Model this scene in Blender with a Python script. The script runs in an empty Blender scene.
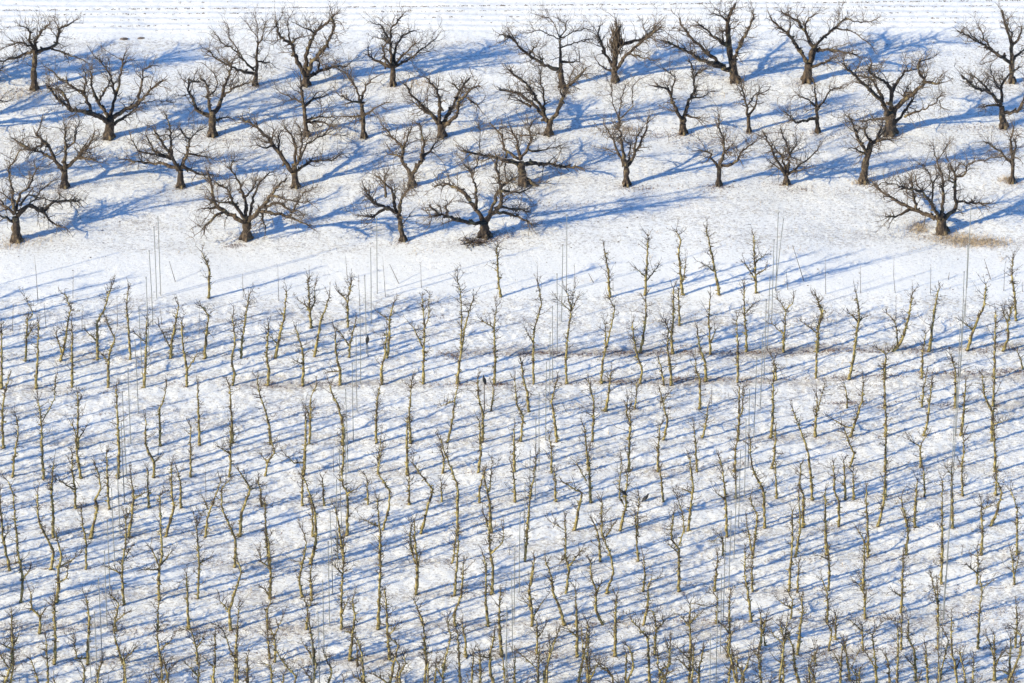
import bpy, math, random
import numpy as np
from mathutils import Vector
random.seed(7)
sc = bpy.context.scene
COL = sc.collection
R = math.radians

# ---------------------------------------------------------------- camera
W, H = 1024, 683
PITCH = R(33.0)
FPX = 5574.0
DIST = 280.0
CAM = Vector((0, -DIST * math.cos(PITCH), DIST * math.sin(PITCH)))
FWD = Vector((0, math.cos(PITCH), -math.sin(PITCH)))
UPV = Vector((0, math.sin(PITCH), math.cos(PITCH)))
cd = bpy.data.cameras.new('camera'); cam = bpy.data.objects.new('camera', cd); COL.objects.link(cam)
cam.location = CAM; cam.rotation_euler = (math.pi / 2 - PITCH, 0, 0)
cd.sensor_width = 36; cd.lens = FPX / W * 36; cd.clip_start = 1; cd.clip_end = 6000
sc.camera = cam

# ---------------------------------------------------------------- light
SUN_EL, SUN_AZ = 26.0, 28.0            # shadows run towards +x, turned 28 deg to +y
wd = bpy.data.worlds.new('World'); sc.world = wd; wd.use_nodes = True
wn = wd.node_tree
sky = wn.nodes.new('ShaderNodeTexSky'); sky.sky_type = 'NISHITA'; sky.sun_disc = False
to_sun = Vector((-math.cos(R(SUN_AZ)), -math.sin(R(SUN_AZ)), math.tan(R(SUN_EL)))).normalized()
sky.sun_elevation = R(SUN_EL)
sky.sun_rotation = math.atan2(to_sun.x, to_sun.y)
sky.air_density = 1.0; sky.dust_density = 0.0; sky.ozone_density = 3.5
tn = wn.nodes.new('ShaderNodeMix'); tn.data_type = 'RGBA'; tn.blend_type = 'MULTIPLY'; tn.inputs[0].default_value = 1.0; tn.inputs[7].default_value = (0.74, 0.97, 1.2, 1)
wn.links.new(sky.outputs[0], tn.inputs[6]); wn.links.new(tn.outputs[2], wn.nodes['Background'].inputs[0])
wn.nodes['Background'].inputs[1].default_value = 0.128
sd = bpy.data.lights.new('sun', 'SUN'); sun = bpy.data.objects.new('sun', sd); COL.objects.link(sun)
sd.energy = 5.0; sd.angle = R(0.53); sd.color = (1.0, 0.875, 0.585)
sun.rotation_euler = to_sun.to_track_quat('Z', 'Y').to_euler()
vs = sc.view_settings
vs.view_transform = 'Standard'; vs.look = 'None'; vs.gamma = 1; vs.use_curve_mapping = False
vs.exposure = 0.68

# ---------------------------------------------------------------- helpers
def ray(px, py):
    return (FWD + Vector((1, 0, 0)) * ((px - W / 2) / FPX) + UPV * ((H / 2 - py) / FPX))
_lat = np.random.RandomState(3).rand(8, 256, 256)
def vnoise(x, y, s, k):
    x = np.asarray(x, float) / s + 57.3 * k; y = np.asarray(y, float) / s + 31.7 * k
    xi = np.floor(x).astype(int); yi = np.floor(y).astype(int); fx = x - xi; fy = y - yi
    fx = fx * fx * (3 - 2 * fx); fy = fy * fy * (3 - 2 * fy)
    L = _lat[k % 8]; a = L[xi % 256, yi % 256]; b = L[(xi + 1) % 256, yi % 256]
    c = L[xi % 256, (yi + 1) % 256]; d = L[(xi + 1) % 256, (yi + 1) % 256]
    return (a * (1 - fx) + b * fx) * (1 - fy) + (c * (1 - fx) + d * fx) * fy - 0.5
def wy_of(py): 
    d = ray(512, py); return CAM.y + d.y * (-CAM.z / d.z)
Y_FIELD = wy_of(34); Y_FRONT = wy_of(250); Y_YOUNG = wy_of(292)
def ground_h(x, y):
    x = np.asarray(x, float); y = np.asarray(y, float)
    h = 0.35 * vnoise(x, y, 11.0, 0) + 0.10 * vnoise(x, y, 3.1, 1)
    near = np.clip((60 - np.abs(x)) / 20, 0, 1) * np.clip((60 - np.abs(y)) / 20, 0, 1)
    rough = 0.28 + 0.8 * np.clip((Y_YOUNG - y) / 2.0, 0, 1) + 0.25 * np.clip((y - Y_FRONT) / 2, 0, 1)
    f = 0.03 * vnoise(x, y, 0.9, 2) + 0.02 * vnoise(x, y, 0.42, 3) + 0.055 * vnoise(x, y, 0.24, 4)
    h = h + near * rough * f
    fld = np.clip((y - Y_FIELD) / 0.5, 0, 1) * near        # drilled furrows of the field behind
    h = h + fld * 0.03 * np.sin((y + x * 0.018) * 2 * math.pi / 0.62)
    return h
def on_ground(px, py):
    d = ray(px, py); z = 0.0
    for _ in range(4):
        p = CAM + d * ((z - CAM.z) / d.z); z = float(ground_h(p.x, p.y))
    return p
def at_depth(px, py, y):
    d = ray(px, py); return CAM + d * ((y - CAM.y) / d.y)

def new_mesh(name, V, F, mat, parent=None, loc=None, smooth=True):
    me = bpy.data.meshes.new(name)
    V = np.asarray(V, np.float32).reshape(-1, 3)
    if loc is not None: V = V - np.array(loc, np.float32)
    me.from_pydata(V.tolist(), [], F)
    if smooth: me.polygons.foreach_set('use_smooth', [True] * len(me.polygons))
    me.materials.append(mat); me.update()
    o = bpy.data.objects.new(name, me); COL.objects.link(o)
    if parent is not None: o.parent = parent
    elif loc is not None: o.location = loc
    return o
def tag(o, label=None, cat=None, group=None, kind=None):
    if label: o['label'] = label
    if cat: o['category'] = cat
    if group: o['group'] = group
    if kind: o['kind'] = kind
    return o
def empty(name, loc):
    o = bpy.data.objects.new(name, None); o.empty_display_size = 0.3; o.location = loc; COL.objects.link(o); return o
class MB:
    def __init__(s): s.V = []; s.F = []
    def tube(s, pts, rad, n=6, cap=True):
        base = len(s.V); m = len(pts)
        prev = None
        for i in range(m):
            a = pts[max(i - 1, 0)]; b = pts[min(i + 1, m - 1)]
            t = (b - a); t = t.normalized() if t.length > 1e-9 else Vector((0, 0, 1))
            if prev is None: u = t.orthogonal().normalized()
            else:
                u = prev - t * prev.dot(t); u = u.normalized() if u.length > 1e-6 else t.orthogonal().normalized()
            prev = u; v = t.cross(u); r = rad[i] if hasattr(rad, '__len__') else rad; p = pts[i]
            for k in range(n):
                A = 2 * math.pi * k / n; q = p + (u * math.cos(A) + v * math.sin(A)) * r
                s.V.append((q.x, q.y, q.z))
        for i in range(m - 1):
            for k in range(n):
                k2 = (k + 1) % n; o = base + i * n
                s.F.append((o + k, o + k2, o + n + k2, o + n + k))
        if cap:
            s.F.append(tuple(base + (m - 1) * n + k for k in range(n)))
            s.F.append(tuple(base + n - 1 - k for k in range(n)))
    def merge(s, o):
        b = len(s.V); s.V += o.V; s.F += [tuple(i + b for i in f) for f in o.F]
    def build(s, name, mat, parent=None, loc=None, smooth=True):
        return new_mesh(name, s.V, s.F, mat, parent, loc, smooth)

# ---------------------------------------------------------------- materials
def mat_new(name):
    m = bpy.data.materials.new(name); m.use_nodes = True; nt = m.node_tree; return m, nt, nt.nodes['Principled BSDF']
def noise(nt, scale, detail=3, rough=0.6, coord='Object', vec=None, scl=None):
    tc = nt.nodes.new('ShaderNodeTexCoord'); n = nt.nodes.new('ShaderNodeTexNoise')
    n.inputs['Scale'].default_value = scale; n.inputs['Detail'].default_value = detail; n.inputs['Roughness'].default_value = rough
    src = tc.outputs[coord]
    if scl:
        mp = nt.nodes.new('ShaderNodeMapping'); mp.inputs['Scale'].default_value = scl; nt.links.new(src, mp.inputs[0]); src = mp.outputs[0]
    nt.links.new(src, n.inputs['Vector']); return n
def ramp(nt, src, stops):
    r = nt.nodes.new('ShaderNodeValToRGB'); e = r.color_ramp.elements
    while len(e) < len(stops): e.new(0.5)
    for i, (p, c) in enumerate(stops): e[i].position = p; e[i].color = (*c, 1)
    nt.links.new(src, r.inputs[0]); return r
def mixc(nt, fac, a, b):
    m = nt.nodes.new('ShaderNodeMix'); m.data_type = 'RGBA'
    if isinstance(fac, float): m.inputs[0].default_value = fac
    else: nt.links.new(fac, m.inputs[0])
    for s, i in ((a, 6), (b, 7)):
        if isinstance(s, tuple): m.inputs[i].default_value = (*s, 1)
        else: nt.links.new(s, m.inputs[i])
    return m.outputs[2]
def bark(name, dark, mid, light, lichen=None, lic=0.62, scale=9):
    m, nt, b = mat_new(name)
    n = noise(nt, scale, 4, 0.7, scl=(1, 1, 0.45)); r = ramp(nt, n.outputs[0], [(0.32, dark), (0.5, mid), (0.68, light)])
    c = r.outputs[0]
    if lichen:
        n2 = noise(nt, 2.6, 3, 0.6); r2 = ramp(nt, n2.outputs[0], [(lic - 0.07, (0, 0, 0)), (lic + 0.05, (1, 1, 1))])
        c = mixc(nt, r2.outputs[0], c, lichen)
    nt.links.new(c, b.inputs['Base Color']); b.inputs['Roughness'].default_value = 0.9
    bp = nt.nodes.new('ShaderNodeBump'); bp.inputs['Strength'].default_value = 0.6; bp.inputs['Distance'].default_value = 0.03
    n3 = noise(nt, 22, 3, 0.7, scl=(1, 1, 0.3)); nt.links.new(n3.outputs[0], bp.inputs['Height']); nt.links.new(bp.outputs[0], b.inputs['Normal'])
    return m
M_old = bark('old_bark', (0.02, 0.014, 0.011), (0.04, 0.027, 0.02), (0.15, 0.108, 0.074), (0.19, 0.15, 0.08), 0.62)
M_oldtwig = bark('old_twig_bark', (0.055, 0.04, 0.03), (0.115, 0.085, 0.062), (0.19, 0.145, 0.105))
M_young = bark('young_bark', (0.05, 0.038, 0.018), (0.25, 0.2, 0.075), (0.52, 0.43, 0.18), (0.06, 0.044, 0.026), 0.54, 8)
M_youngtwig = bark('young_twig_bark', (0.03, 0.021, 0.017), (0.065, 0.046, 0.032), (0.14, 0.105, 0.06))
M_whip = bark('whip_bark', (0.05, 0.04, 0.034), (0.09, 0.073, 0.06), (0.15, 0.125, 0.10))
def plain(name, col, rough=0.8, metal=0.0, var=0.3, scale=6):
    m, nt, b = mat_new(name); n = noise(nt, scale, 4, 0.6)
    r = ramp(nt, n.outputs[0], [(0.3, tuple(c * (1 - var) for c in col)), (0.7, tuple(min(1, c * (1 + var)) for c in col))])
    nt.links.new(r.outputs[0], b.inputs['Base Color']); b.inputs['Roughness'].default_value = rough; b.inputs['Metallic'].default_value = metal
    return m
M_pole = plain('weathered_pole', (0.2, 0.205, 0.2), 0.6, 0.0, 0.25)
M_feather = plain('black_feather', (0.012, 0.012, 0.014), 0.5, 0, 0.3, 30)
M_beak = plain('dark_beak', (0.03, 0.03, 0.03), 0.4)
M_clod = plain('frozen_soil', (0.13, 0.105, 0.095), 0.95, 0, 0.4, 5)
M_straw = plain('dry_straw', (0.44, 0.35, 0.25), 0.9, 0, 0.35, 2)
M_litter = plain('brown_litter', (0.17, 0.115, 0.1), 0.95, 0, 0.5, 3)

def snow_material():
    m, nt, b = mat_new('snow')
    big = noise(nt, 0.35, 3, 0.5)
    base = ramp(nt, big.outputs[0], [(0.3, (0.80, 0.81, 0.82)), (0.7, (0.85, 0.85, 0.85))]).outputs[0]
    # dry grass and soil showing through, in patches drawn out along the rows
    patch = noise(nt, 1.0, 4, 0.62, scl=(0.22, 0.75, 1))
    fine = noise(nt, 7.5, 5, 0.9, scl=(0.8, 1.1, 1))
    pm = nt.nodes.new('ShaderNodeMapRange'); pm.inputs['From Min'].default_value = 0.38; pm.inputs['From Max'].default_value = 0.70
    pm.inputs['To Min'].default_value = 0.028; pm.inputs['To Max'].default_value = 0.082
    nt.links.new(patch.outputs[0], pm.inputs['Value'])
    at = nt.nodes.new('ShaderNodeAttribute'); at.attribute_name = 'cover'
    ad = nt.nodes.new('ShaderNodeMath'); ad.operation = 'MULTIPLY'; nt.links.new(pm.outputs[0], ad.inputs[0]); nt.links.new(at.outputs['Fac'], ad.inputs[1])
    su = nt.nodes.new('ShaderNodeMath'); su.operation = 'ADD'; nt.links.new(fine.outputs[0], su.inputs[0]); nt.links.new(ad.outputs[0], su.inputs[1])
    mk = ramp(nt, su.outputs[0], [(0.555, (0, 0, 0)), (0.68, (1, 1, 1))])
    tint = noise(nt, 3.0, 3, 0.6)
    gc = ramp(nt, tint.outputs[0], [(0.35, (0.21, 0.185, 0.19)), (0.5, (0.33, 0.295, 0.275)), (0.68, (0.45, 0.41, 0.32))]).outputs[0]
    f = nt.nodes.new('ShaderNodeMath'); f.operation = 'MULTIPLY'; f.inputs[1].default_value = 0.8; nt.links.new(mk.outputs[0], f.inputs[0])
    c = mixc(nt, f.outputs[0], base, gc)
    nt.links.new(c, b.inputs['Base Color']); b.inputs['Roughness'].default_value = 0.75
    b.inputs['Specular IOR Level'].default_value = 0.25
    b.inputs['Subsurface Weight'].default_value = 0.85; b.inputs['Subsurface Radius'].default_value = (1.0, 1.0, 1.0); b.inputs['Subsurface Scale'].default_value = 0.15
    bp = nt.nodes.new('ShaderNodeBump'); bp.inputs['Strength'].default_value = 1.0; bp.inputs['Distance'].default_value = 0.07
    n3 = noise(nt, 7.0, 6, 0.85); nt.links.new(n3.outputs[0], bp.inputs['Height']); nt.links.new(bp.outputs[0], b.inputs['Normal'])
    return m
M_snow = snow_material()

# ---------------------------------------------------------------- ground sheet (fine in the middle, coarse to the horizon)
ROWS = [297, 327, 357, 387, 415, 445, 475, 505, 535, 566, 597, 629, 661, 692, 724, 756]   # row lines at the left edge, in picture rows
ROWW = [wy_of(r) for r in ROWS]                  # world y of each row at its left end; the rows run slightly uphill
ROW_SLOPE = None
def row_line(i, x):                               # world y of row i at world x
    return ROWW[i] + (x + 25) * 0.0165
def build_ground():
    def axis(lo, hi, st):
        mid = np.arange(lo, hi, st); out = [mid[-1]]; s = st
        while out[-1] < 3000: s *= 1.35; out.append(out[-1] + s)
        ou = [mid[0]]; s = st
        while ou[-1] > -3000: s *= 1.35; ou.append(ou[-1] - s)
        return np.concatenate([np.array(ou[1:][::-1]), mid, np.array(out[1:])])
    xs = axis(-31, 31, 0.11); ys = axis(-38, 46, 0.12)
    X, Y = np.meshgrid(xs, ys); Z = ground_h(X, Y)
    nx, ny = len(xs), len(ys)
    V = np.stack([X, Y, Z], -1).reshape(-1, 3).astype(np.float32)
    idx = np.arange(nx * ny).reshape(ny, nx)
    F = np.stack([idx[:-1, :-1], idx[:-1, 1:], idx[1:, 1:], idx[1:, :-1]], -1).reshape(-1, 4)
    me = bpy.data.meshes.new('snow_ground'); me.vertices.add(len(V)); me.vertices.foreach_set('co', V.ravel())
    me.loops.add(F.size); me.loops.foreach_set('vertex_index', F.ravel().astype(np.int32))
    me.polygons.add(len(F)); me.polygons.foreach_set('loop_start', np.arange(0, F.size, 4, dtype=np.int32))
    me.polygons.foreach_set('loop_total', np.full(len(F), 4, np.int32)); me.polygons.foreach_set('use_smooth', np.ones(len(F), bool))
    cov = np.full(X.shape, 0.25)
    young = np.clip((Y_YOUNG - Y) / 1.0, 0, 1); old = np.clip((Y - Y_FRONT + 1.0) / 1.5, 0, 1) * np.clip((Y_FIELD - Y) / 1.0, 0, 1)
    cov = cov + 1.45 * young + 1.25 * old
    PXX = 512 + X * 20                                   # which stretch of the row, for the strips the snow has left barer
    for i in range(len(ROWS)):
        amp = np.full(X.shape, 0.35)
        if i == 2: amp += 1.7 * np.clip((PXX - 420) / 60, 0, 1)
        if i == 3: amp += 1.0 * np.clip((PXX - 200) / 80, 0, 1)
        if i == 4: amp += 0.8 * np.clip((PXX - 800) / 50, 0, 1)
        if i in (11, 12): amp += 0.7
        d = np.abs(Y - row_line(i, X)); cov += young * amp * np.exp(-(d / 0.4) ** 2)
    at = me.attributes.new('cover', 'FLOAT', 'POINT'); at.data.foreach_set('value', cov.ravel().astype(np.float32))
    me.materials.append(M_snow); me.update(calc_edges=True); me.validate()
    o = bpy.data.objects.new('ground', me); COL.objects.link(o); o['kind'] = 'structure'
build_ground()

# ---------------------------------------------------------------- growth
def rnd_dir(rng):
    while True:
        v = Vector((rng.uniform(-1, 1), rng.uniform(-1, 1), rng.uniform(-1, 1)))
        if 0.05 < v.length < 1: return v.normalized()
def wander(p, d, L, n, rng, up=0.12, wob=0.25):
    pts = [p.copy()]; d = d.normalized()
    for _ in range(n):
        d = (d + rnd_dir(rng) * wob + Vector((0, 0, up))).normalized(); p = p + d * (L / n); pts.append(p.copy())
    return pts
LIN = 0.65
def resample(pts, step, rng, jit):
    """Catmull-Rom through pts, points about step apart, with jitter."""
    P = [pts[0] * 2 - pts[1]] + list(pts) + [pts[-1] * 2 - pts[-2]]; out = []
    for i in range(1, len(P) - 2):
        a, b, c, d = P[i - 1], P[i], P[i + 1], P[i + 2]; n = max(1, int((c - b).length / step))
        for k in range(n):
            t = k / n; q = 0.5 * ((2 * b) + (c - a) * t + (2 * a - 5 * b + 4 * c - d) * t * t + (3 * b - a - 3 * c + d) * t ** 3)
            q = q * (1 - LIN) + (b * (1 - t) + c * t) * LIN
            if jit and (i > 1 or k > 0): q = q + rnd_dir(rng) * jit
            out.append(q)
    out.append(pts[-1].copy()); return out
ORD = ['zeroth', 'first', 'second', 'third', 'fourth', 'fifth', 'sixth', 'seventh', 'eighth', 'ninth', 'tenth', 'eleventh', 'twelfth', 'thirteenth',
       'fourteenth', 'fifteenth', 'sixteenth', 'seventeenth', 'eighteenth', 'nineteenth', 'twentieth', 'twenty-first', 'twenty-second', 'twenty-third', 'twenty-fourth',
       'twenty-fifth', 'twenty-sixth', 'twenty-seventh', 'twenty-eighth', 'twenty-ninth', 'thirtieth', 'thirty-first', 'thirty-second', 'thirty-third', 'thirty-fourth', 'thirty-fifth']
ORD += ['thirty-' + w for w in ORD[6:10]] + ['fortieth'] + ['forty-' + w for w in ORD[1:10]]
K = 1024 / 210.0
TX = {'1': 0, '2': 204, '3': 408, '4': 612, '5': 814}
TY = {'U': 0, 'L': 115, 'A': 220, 'B': 330, 'C': 440, 'D': 543}
def parse_pts(s, tile):
    x0 = TX[tile[1]]; y0 = TY[tile[0]]
    return [(x0 + float(a.split(',')[0]) / K, y0 + float(a.split(',')[1]) / K) for a in s.split()]
# ---------------------------------------------------------------- the old trees: the limbs of each, as polylines read off the photograph tile by tile
OLD = '''
U1 34 low horizontal right limb and a tall clear stem @168,435 165,340 172,240 /172,240 175,190 205,150 235,120/172,240 140,200 148,150 115,130/162,235 110,205 50,220 0,245/178,252 250,235 280,205 290,140 350,110/250,235 330,270 400,290/160,250 130,260 60,285 0,300
U2 24 upright centre stem and long limbs swept left @250,415 258,300 262,180 /245,345 190,290 130,225 90,215 60,170/190,290 150,220 120,180 115,120/262,190 240,160 215,120/262,220 285,180 300,110/262,300 300,305 330,310/248,362 180,345 120,320 60,280 10,240/262,180 265,140 255,100
U2 36 open vase crown of four rising limbs @497,415 495,370 /495,370 450,290 425,210 370,180 350,100/425,210 470,180 500,175/425,210 405,130 420,80/495,370 500,250 540,165 600,110 640,70/540,165 500,140 450,115/495,370 530,300 600,220 635,125 620,80/505,385 560,345 640,325 700,320/560,345 565,280
U2 28 round spreading crown and a short clear stem @920,415 920,330 /920,330 908,200 915,140 960,85/908,200 870,130 830,115/908,210 850,185/925,330 935,230 970,170 1024,150/930,325 1000,290 1060,240 1130,190/910,325 850,300 805,270 800,230/920,330 880,280 875,230 890,200/935,310 990,250 1040,210
U3 30 tall dark trunk and one long limb reaching left @752,425 745,345 740,180 /742,345 650,310 570,255 500,185 450,170/590,265 630,215/660,310 655,280/740,180 720,130 690,90 640,75/740,190 690,170 640,150 590,160/740,180 770,140 765,110 730,90/742,185 810,155 870,140/742,235 810,210 890,190/745,300 835,300 835,280
U4 32 dense dark clump of shoots at its top @15,395 12,320 20,200 /8,330 -35,260 -65,170 -60,130/15,345 75,260 140,210 210,155 240,130/30,215 110,200 170,180 220,120/75,265 140,275 205,295/12,350 -40,330 -70,300/20,200 20,90
U4 46 massive leaning trunk and long low limbs to the left @600,395 590,330 570,230 565,100 600,20 /568,100 520,75 500,65/567,150 530,150/568,150 610,125/590,330 600,280 630,210 660,150 690,70/588,345 500,315 430,290 360,245 260,205/545,325 470,260 390,190 340,120 330,90/570,230 500,180 420,115/570,220 545,200 540,175
U4 46 broad crown whose right limbs arch far outward @950,395 960,310 /955,310 910,240 860,170 800,120 770,80/860,170 875,110 865,80/963,305 980,230 940,150 910,110 830,60/940,150 950,100 990,70/968,305 995,215 1065,150 1140,90/1140,92 1215,110 1290,95/1080,140 1165,150 1220,190 1260,220/992,240 1100,250 1195,270/965,325 1050,300 1090,280
U5 30 tall slim crown and a straight limb angled left @965,400 965,290 960,200 930,110 915,50 /962,220 960,150 935,115/960,305 870,245 800,200 700,150/800,200 760,160/968,295 1010,250 1060,225/870,245 830,190 800,120/962,230 1000,180 1010,130
U1 46 very wide candelabra crown on a short thick trunk @530,670 535,570 /528,600 470,560 350,535 290,490 230,420/350,535 300,440 255,430/450,555 410,460 340,410 280,370 240,340/410,460 420,380 400,330/532,565 480,500 450,420 440,350/538,560 570,450 590,360 610,260/565,480 540,370 490,300 450,260/480,495 520,430 540,390/540,575 600,540 660,515 740,435 790,395/540,610 630,560 680,505/670,505 690,400 700,340 740,320/690,505 760,490 840,500
U2 40 stout dark stem and crooked upright limbs @40,660 42,600 40,540 /32,570 -35,530 -75,440 -75,390 -20,400/35,545 15,470 20,420 -20,380/45,555 80,500 90,440 120,370 140,300/88,470 150,430 240,395/20,470 60,430 60,380 20,330/42,590 70,580 130,575
U2 28 thin straight leader half hidden behind another tree @500,660 492,570 475,430 470,370 /482,500 430,480 370,450/492,600 560,590 630,620/490,590 580,570 640,575/488,520 540,480 580,470
U2 26 small crown tilted left on a slender stem @780,670 775,570 768,500 /766,500 740,430 690,360 640,325/740,430 730,400/767,500 710,490 650,455/775,570 720,565 670,570/776,568 830,530 900,500/767,490 790,420 830,380
U3 38 paired limbs curving up on both sides like a cup @165,665 160,600 /150,605 90,530 50,500 10,450 -20,410/155,600 155,500 140,440 90,380/110,555 60,530 20,490/168,605 220,520 250,440 300,380/250,440 215,400/172,620 235,560 250,490 320,430 350,420/290,475 350,530
U3 36 leaning Y trunk in front of the tall dark tree @685,655 690,600 /680,590 660,560 600,500 530,450 450,440/665,560 620,470 570,400 490,340/665,560 662,460 640,370 650,350/695,600 745,510 770,430 830,370 870,330/770,430 790,400 800,350/600,520 560,500 530,480/755,500 745,430
U4 34 plain V of two thick stems @345,650 345,605 /343,600 300,510 275,440 205,420/290,470 305,380 260,340/348,600 370,500 400,450 395,340 375,290/398,380 440,340/385,480 440,470 490,445/365,560 400,570 435,575
U4 20 small slender Y and a thin clear stem @668,645 665,570 /664,570 655,500 630,420 640,390/666,560 700,510 710,460 760,440/655,520 690,470 725,430
U4 22 small stature and one low limb bent left @1003,645 1000,560 990,440 985,400 /998,575 900,595 850,550/992,520 950,480 890,465/1000,540 1040,480 1060,440 1120,430
U5 58 thickest pale trunk under a wide gnarled crown @370,650 375,540 /365,575 330,490 260,430 180,350 140,310/335,490 300,410 270,380 210,370/375,530 380,440 350,400 270,350 280,310/380,450 420,380 440,350 510,330/390,545 430,490 480,460 520,420 540,400 510,340 520,290/540,400 590,410 640,400/395,600 460,520 490,460/440,570 540,530 590,500 625,450/610,490 620,520/360,575 290,580 220,590/440,490 445,450 490,450/520,300 580,280
U5 36 flat dark fork and one limb curling up right @925,620 915,520 /912,510 860,450 790,430 720,370/860,450 800,390 750,360/915,500 910,420 950,360 1000,330/908,515 850,510 810,520/922,555 990,540 1020,490 1040,400/912,440 880,400 860,330
L1 36 bushy upright crown of wavy limbs @315,350 315,270 /308,270 270,220 230,140 150,170 90,130/315,265 320,150 315,50/320,160 360,130 385,20/320,262 380,210 440,130 460,80/350,235 400,170 420,140/265,215 200,180 130,170 110,120/230,140 180,100 200,40/380,210 440,215 490,230
L1 34 long thin limb trailing left @880,350 880,270 /875,265 830,190 780,120 750,70/835,195 830,60 810,0/835,210 750,170 710,90/845,215 760,190 680,175 640,120/870,265 790,240 690,230 600,215/883,260 915,180 920,120 880,70/920,130 960,80 1000,60/890,250 980,290 1030,290/915,190 1000,200 1040,215
L1 48 thick trunk at the left edge and drooping right limbs @80,612 75,500 /70,485 20,440 -30,390/72,480 60,350 40,270 70,220 100,170/80,470 100,380 140,350 175,260 165,230/85,470 170,410 200,370 260,320/85,490 140,440 210,470 270,425 380,420/210,470 260,530 320,550/95,440 140,390 230,410 290,420/68,520 0,490 -40,480/72,460 40,400 10,380
L2 36 long limbs raking up to the left and right @445,350 440,280 /430,275 370,190 310,110 240,50 190,20/345,150 300,160 260,145/438,275 450,150 430,100 390,50/442,275 470,180 480,100 460,50/330,130 340,70/370,190 365,130 370,90/445,275 520,225 620,220 670,190/465,220 500,140 590,95 640,20/590,95 680,100
L2 50 widest low crown with twisted limbs near the snow @205,602 210,525 /200,525 120,480 60,440 40,370 20,280/110,472 60,480 10,540 0,580/60,450 0,455/205,520 140,430 110,360 60,330/208,510 195,400 160,310 130,260 145,220/215,510 240,400 270,330 320,280/218,520 290,440 330,380 400,310/330,390 430,420 520,430/430,420 530,355/290,450 360,430 430,470 470,400/280,470 400,490 510,540/198,400 240,360 250,310/275,470 280,480 300,560/140,430 60,425 20,440
L2 30 small lopsided crown leaning left on a bare stem @970,612 950,490 /942,475 840,435 800,390 780,350/880,460 820,495 760,490/940,470 910,360 870,320 840,300/885,400 880,310 900,270/950,480 970,400 1000,360 1010,320/930,410 930,360
L3 34 slim twisting limbs rising like a tuning fork @20,345 15,290 /10,290 -25,220 -20,160 -65,120 -115,65/-20,160 0,100 20,60/-30,210 -60,195 -100,190/20,290 65,220 75,130 65,60 40,40/70,210 120,165 140,130
L3 52 hollow dark fork above scattered brushwood @375,592 370,520 /362,510 320,440 260,370 200,340 130,350/335,455 330,360 310,280 275,240/312,290 345,220 350,100 345,50/360,530 260,520 200,495 150,485 105,440/190,490 190,420/150,485 120,490 110,520/385,510 455,430 450,340 430,240 430,200/400,490 440,370 480,330 540,300/455,370 540,380 600,350/430,470 540,495 600,535/445,450 530,460 590,470
L3 46 tangled crown and a long limb pointing right @565,338 550,230 /545,220 530,120 500,60/550,220 600,130 590,60 620,20/540,215 470,170 460,100 400,40/470,120 520,110/532,95 590,100 650,95/590,170 650,175 740,150/555,245 650,235 760,250 850,260/540,240 430,210 330,190 270,180/560,300 640,350 720,400/480,180 470,260 480,330
L4 34 narrow trunk and a second tier of stems rising high @70,342 70,260 /65,250 50,150 35,60 35,20/35,20 100,-41 95,-121 120,-161/35,20 45,-81 70,-151/35,25 0,-81 0,-161/75,250 130,150 165,70 180,10/66,250 20,160 -5,100 -40,50/72,250 95,150 60,120/110,190 120,110 150,60
L4 26 small cupped crown of three slim limbs @520,342 520,255 /520,255 545,190 545,130 520,60 520,0/515,252 480,210 480,180 430,170/522,250 550,180 580,150/525,255 600,230 640,170 700,130
L4 28 low fan of many thin stems from the ground @850,335 850,300 /845,292 800,210 770,140 740,90/850,290 830,210 790,150/853,290 865,190 840,110 820,70/858,292 920,240 990,190 1010,150/850,220 890,160 900,120/845,275 780,235/862,285 950,260
L5 38 bent single trunk and few broken limbs @240,328 250,240 280,130 /278,140 310,125 350,60/262,190 210,110 190,40 170,10/262,185 220,175 185,160/282,130 390,115/280,125 250,90 260,40/300,125 330,60 340,20
L5 52 basket of upright limbs beside straw-coloured grass @625,572 620,510 /612,508 530,480 420,430 340,380 290,335/470,455 410,490 350,495/612,500 570,430 520,370 430,360/480,365 400,340 330,330/500,465 485,370 470,310/575,430 580,330 540,250 510,235/580,330 610,280/555,410 510,350 495,300/620,500 630,380 625,290 600,230/600,225 580,150/600,225 660,140/630,515 690,450 690,310 665,240/690,300 740,290 750,240 830,220 900,200/690,420 770,430 860,430/685,330 660,320 655,240
L5 26 slender forked stem close to the right edge @965,328 970,240 960,120 975,60 /970,220 990,100/968,240 920,190 880,160 830,130
'''
ROWNAME = {0: 'back', 1: 'second', 2: 'third', 3: 'front'}
def px_scale(y): return FPX / ((Vector((0, y, 0)) - CAM).dot(FWD))
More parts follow.
